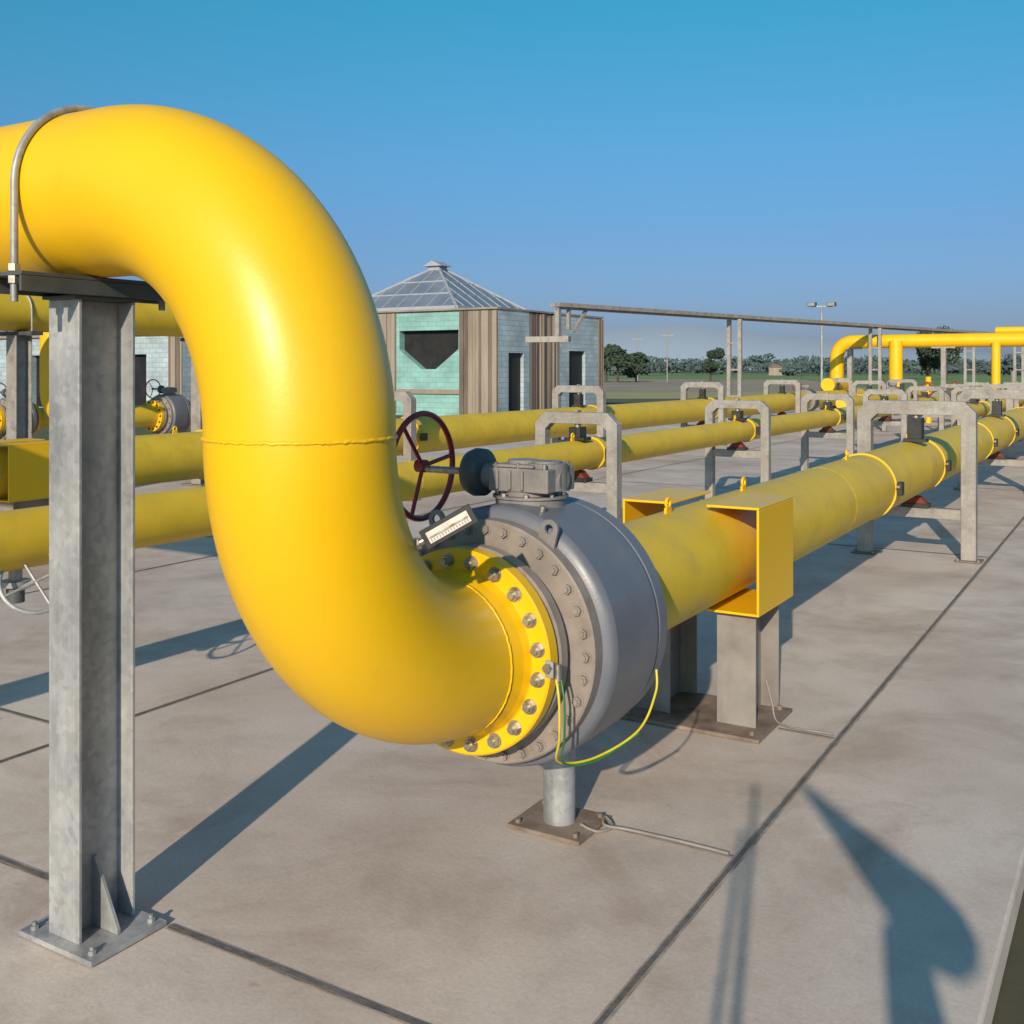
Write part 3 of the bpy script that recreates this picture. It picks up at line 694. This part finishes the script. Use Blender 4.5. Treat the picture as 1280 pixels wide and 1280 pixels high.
mb.box((bx0-.06,by0-.14,H),(bx1+pr+.05,by1+.1,H+.07),'slat1'); mb.box((-29.1,36.15,3.951),(bx0-.065,42.3,4.03),'slat1'); mb.obj('parapet',bl)
mb=MB()
rc=Vector((-27.35,38.9,0)); hh=3.15; ez=4.25; az=6.35
cs=[Vector((rc.x-hh,rc.y-hh,ez)),Vector((rc.x+hh,rc.y-hh,ez)),Vector((rc.x+hh,rc.y+hh,ez)),Vector((rc.x-hh,rc.y+hh,ez))]; ap=Vector((rc.x,rc.y,az))
for i in range(4): mb.add([cs[i],cs[(i+1)%4],ap],[(0,1,2)],'glaze')
mb.obj('roof_glazing',bl)
mb=MB()
for i in range(4):
    a=cs[i]; b=cs[(i+1)%4]
    beam(mb,a,ap,.10,.10,'roofrib'); beam(mb,a,b,.16,.16,'roofrib')
    for k in range(1,8):
        s=a.lerp(b,k/8); f=1-abs(k/8-.5)*2
        beam(mb,s,s+(ap-(a+b)/2)*f,.04,.05,'roofrib')
    for z in (.33,.62): beam(mb,a.lerp(ap,z),b.lerp(ap,z),.05,.06,'roofrib')
mb.box((rc.x-.3,rc.y-.3,az-.2),(rc.x+.3,rc.y+.3,az-.02),'roofrib')
mb.extr([(rc.x-.5,az-.02),(rc.x+.5,az-.02),(rc.x,az+.22)],'y',rc.y-.45,rc.y+.45,'roofrib')
mb.box((rc.x-hh+.3,rc.y-hh+.3,3.9),(rc.x+hh-.3,rc.y+hh-.3,4.16),'slat2')
mb.obj('roof_ribs',bl)

b2=empty('station_building')
mb=MB(); mb.box((-50,30.3,-.12),(-33.8,38,3.15),'paleblock')
xs=[-50,-43.8,-42.2,-37.6,-36.0,-33.8]
for i in (0,2,4): mb.box((xs[i],30,-.12),(xs[i+1],30.299,3.149),'paleblock')
for i in (1,3): mb.box((xs[i]+.001,30,2.35),(xs[i+1]-.001,30.299,3.149),'paleblock')
mb.obj('walls',b2)
mb=MB(); slats(mb,'x',-34.6,-33.8,30,0,3.1,1); slats(mb,'x',-50,-46.2,30,0,3.1,1); mb.box((-50.1,29.85,3.151),(-33.7,38.1,3.3),'slat1'); mb.obj('timber_cladding',b2)
mb=MB()
for i in (1,3): mb.box((xs[i]+.002,30.28,0),(xs[i+1]-.002,30.298,2.349),'dark')
mb.obj('doorways',b2)

# ------------------------------------------------------------------ ground
mb=MB()
mb.add([(-6000,-3000,-.12),(6000,-3000,-.12),(6000,9000,-.12),(-6000,9000,-.12)],[(0,1,2,3)],'soil'); mb.obj('ground')
mb=MB(); mb.box((-19,-8,-.118),(-.37,58,0),'concrete'); mb.obj('concrete_slab',None,.012)
js=empty('slab_joints')
mb=MB()
def jl(x0,y0,x1,y1,w=.009):
    vert = x0==x1
    a0,a1 = (y0,y1) if vert else (x0,x1); f0 = x0 if vert else y0
    zz = .004 if vert else .0043
    n=max(2,int(min(a1,14)-a0)*6+int(max(0,a1-14)))
    pts=[a0+(a1-a0)*i/n for i in range(n+1)]
    def strip(lo,hi,z,jit,mat):
        vs=[]
        for p in pts:
            l=f0+lo+random.uniform(-jit,jit); h=f0+hi+random.uniform(-jit,jit)
            vs += [(l,p,z),(h,p,z)] if vert else [(p,l,z),(p,h,z)]
        mb.add(vs,[(2*i,2*i+1,2*i+3,2*i+2) for i in range(n)],mat)
    strip(-w,w,zz,.0012,'joint')
    strip(-w-.008,-w-.0005,zz-.002,.0022,'jointedge'); strip(w+.0005,w+.008,zz-.002,.0022,'jointedge')
for x in (-1.22,-4.26,-7.3,-10.3,-13.3,-16.3): jl(x,-7.9,x,57.9)
jl(-2.56,2.22,-1.24,2.22); jl(-4.24,2.22,-2.92,2.22,.009); jl(-1.70,3.55,-1.24,3.55,.005); jl(-1.50,4.93,-1.24,4.93,.005)
for y in (10.4,16.4,22.4,28.4,34): jl(-4.24,y,-1.24,y)
for y in (3.2,8.6,14.6,20.6,26): jl(-7.28,y,-4.28,y)
for y in (7.6,13.6,19.6): jl(-10.28,y,-7.32,y)
mb.obj('joint_strips',js)

def sheet(name,pts,z,mat):
    mb=MB(); mb.add([(x,y,z) for x,y in pts],[list(range(len(pts)))],mat); return mb.obj(name)
def G(px,d):
    t=(px-640)/1319; return ((-.5162+.8565*t)*d,(.8565+.5162*t)*d)
sheet('dry_grass_verge',[G(-900,66),G(2300,66),G(2300,88),G(-900,88)],-.115,'straw')
sheet('ploughed_field',[G(-1200,88.2),G(1120,88.2),G(1000,200),G(-1200,200)],-.111,'brownfield')
sheet('crop_field',[G(1121,88.2),G(2600,88.2),G(2600,420),G(1002,420),G(1002,201)],-.111,'grassfield')
sheet('crop_field',[G(-1200,201),G(1001,201),G(1001,520),G(-1200,520)],-.107,'grassfield')

mb=MB(); n=160; vs=[]
for i in range(n+1):
    t=-1.6+3.6*i/n; d=3800
    x,y=(-.5162+.8565*t)*d,(.8565+.5162*t)*d
    h=66+85*math.exp(-((t-.17)/.16)**2)+16*math.sin(t*7+1)+7*math.sin(t*19)+4*math.sin(t*47)
    vs+=[(x,y,-5),(x*1.03,y*1.03,max(h,12)),(x*1.3,y*1.3,-5)]
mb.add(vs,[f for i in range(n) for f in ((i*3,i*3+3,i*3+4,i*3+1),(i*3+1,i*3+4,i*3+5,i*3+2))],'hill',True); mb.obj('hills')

def leafcloud(mb,c,rx,rz,n,size,mat='leaf'):
    blobs=[]
    for _ in range(max(5,int(rx*1.6))):
        a=random.uniform(0,2*math.pi); q=random.uniform(.1,.75)
        blobs.append((c[0]+rx*q*math.cos(a),c[1]+rx*q*math.sin(a),c[2]+rz*random.uniform(-.6,.75),rx*random.uniform(.28,.5),rz*random.uniform(.25,.45)))
    for _ in range(n):
        b=random.choice(blobs)
        d=Vector((random.gauss(0,1),random.gauss(0,1),random.gauss(0,1))).normalized()*random.uniform(.55,1.08)
        p=Vector((b[0]+d.x*b[3],b[1]+d.y*b[3],b[2]+d.z*b[4]))
        u=Vector((random.gauss(0,1),random.gauss(0,1),random.gauss(0,1))).normalized(); v=u.orthogonal().normalized()
        s=size*random.uniform(.6,1.3)
        mb.add([p-u*s,p+v*s*.7,p+u*s,p-v*s*.7],[(0,1,2,3)],mat)
def tree(px,d,h,w):
    e=empty('tree'); x,y=G(px,d); mb=MB()
    mb.cyl((x,y,-.2),(x,y,h*.55),h*.035,'bark',r1=h*.015,seg=8)
    for k in range(5):
        a=k*1.3; mb.cyl((x,y,h*(.25+.06*k)),(x+math.cos(a)*w*.6,y+math.sin(a)*w*.6,h*(.5+.07*k)),h*.012,'bark',r1=h*.005,seg=6)
    mb.obj('trunk',e); mb=MB(); leafcloud(mb,(x,y,h*.56),w,h*.46,1500,.3); mb.obj('crown',e)
tree(1182,190,10.8,5.2); tree(1160,197,9.0,3.6); tree(888,170,5.4,2.4); tree(772,150,5.4,3.0); tree(795,156,4.8,2.6); tree(758,152,4.8,2.0); tree(740,160,4.2,1.8)
mb=MB()
px=-700
while px<2300:
    d=random.uniform(280,400); x,y=G(px,d); h=random.uniform(2.8,6.2)*d/320
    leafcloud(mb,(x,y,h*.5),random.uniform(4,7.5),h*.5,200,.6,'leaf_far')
    px+=random.uniform(9,26)
mb.obj('distant_tree_line')
mb=MB(); px=-700
while px<2300:
    d=random.uniform(560,700); x,y=G(px,d); h=random.uniform(5.5,11)
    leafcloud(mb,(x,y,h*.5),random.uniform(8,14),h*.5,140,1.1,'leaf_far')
    px+=random.uniform(9,16)
mb.obj('distant_woodland')
for px,d in ((972,330),(1330,300)):
    e=empty('farmhouse'); x,y=G(px,d); mb=MB()
    mb.box((x-2.2,y-2,-.1),(x+2.2,y+2,2.4),'slat1'); mb.extr([(x-2.5,2.4),(x+2.5,2.4),(x,3.6)],'y',y-2.2,y+2.2,'slat2'); mb.obj('house_body',e)

# ------------------------------------------------------------------ made-up shadow casters behind the camera, shapes guessed from the long shadows
caster_mast=empty('shadow_caster_mast'); mb=MB()  # added object shaped to throw the tapered shadow; real source unseen
Y_=-.6
mb.lathe((.205,Y_,2.03),Vector((.46,0,-.42)),[(0,.006),(.10,.026),(.25,.05),(.40,.08),(.52,.10),(.60,.095),(.66,.06),(.68,.01)],'caster_skin',24,True)
mb.cyl((.57,Y_,-.12),(.55,Y_,1.62),.028,'galv',seg=14)
mb.cyl((.45,Y_,1.25),(.50,Y_,1.62),.045,'caster_skin',seg=14)
mb.obj('mast_and_caster_cone',caster_mast)
caster_post=empty('shadow_caster_post'); mb=MB()  # added rods, placed only to throw the thin line shadows
mb.cyl((.03,-.6,-.12),(.03,-.6,1.98),.020,'galv',r1=.010,seg=14); mb.cyl((-.07,-.62,-.12),(.0,-.62,1.8),.010,'galv',seg=12); mb.obj('post',caster_post)

# ------------------------------------------------------------------ light
el=rad(21.5)
sd=Vector((.28,-.96,0)).normalized()
tosun=Vector((sd.x*math.cos(el),sd.y*math.cos(el),math.sin(el)))
L=bpy.data.lights.new('sun','SUN'); L.energy=4.5; L.angle=rad(.6); L.color=(1,.84,.64)
lo=bpy.data.objects.new('sun',L); scene.collection.objects.link(lo); lo.rotation_euler=(-tosun).to_track_quat('-Z','Y').to_euler()
w=bpy.data.worlds.new('World'); scene.world=w; w.use_nodes=True; nt=w.node_tree
bg=nt.nodes['Background']; sky=nt.nodes.new('ShaderNodeTexSky'); sky.sky_type='NISHITA'; sky.sun_disc=False
sky.sun_elevation=el; sky.sun_rotation=math.atan2(sd.x,sd.y); sky.altitude=0; sky.air_density=1.0; sky.dust_density=1.0; sky.ozone_density=3.0
tc=nt.nodes.new('ShaderNodeTexCoord'); sp=nt.nodes.new('ShaderNodeSeparateXYZ'); nt.links.new(tc.outputs['Generated'],sp.inputs[0])
rp=nt.nodes.new('ShaderNodeValToRGB'); els=rp.color_ramp.elements
st=[(0.0,(.37,.44,.76)),(.05,(.36,.44,.70)),(.12,(.37,.52,.72)),(.20,(.36,.68,.82)),(.33,(.24,.93,.92)),(.6,(.5,.85,.9))]
while len(els)<len(st): els.new(.5)
for e,(p,c) in zip(els,st): e.position=p; e.color=(*c,1)
nt.links.new(sp.outputs[2],rp.inputs[0])
mx=nt.nodes.new('ShaderNodeMix'); mx.data_type='RGBA'; mx.blend_type='MULTIPLY'; mx.inputs[0].default_value=1
nt.links.new(sky.outputs[0],mx.inputs[6]); nt.links.new(rp.outputs[0],mx.inputs[7])
nt.links.new(mx.outputs[2],bg.inputs[0]); bg.inputs[1].default_value=.13
scene.view_settings.view_transform='Standard'; scene.view_settings.look='None'; scene.view_settings.exposure=0

cam=bpy.data.cameras.new('camera'); co=bpy.data.objects.new('camera',cam); scene.collection.objects.link(co)
co.location=(0,0,1.7); co.rotation_euler=(rad(90),0,rad(31.08)); cam.sensor_width=36; cam.lens=1319/1280*36; cam.shift_y=-.139
cam.clip_start=.05; cam.clip_end=12000
scene.camera=co
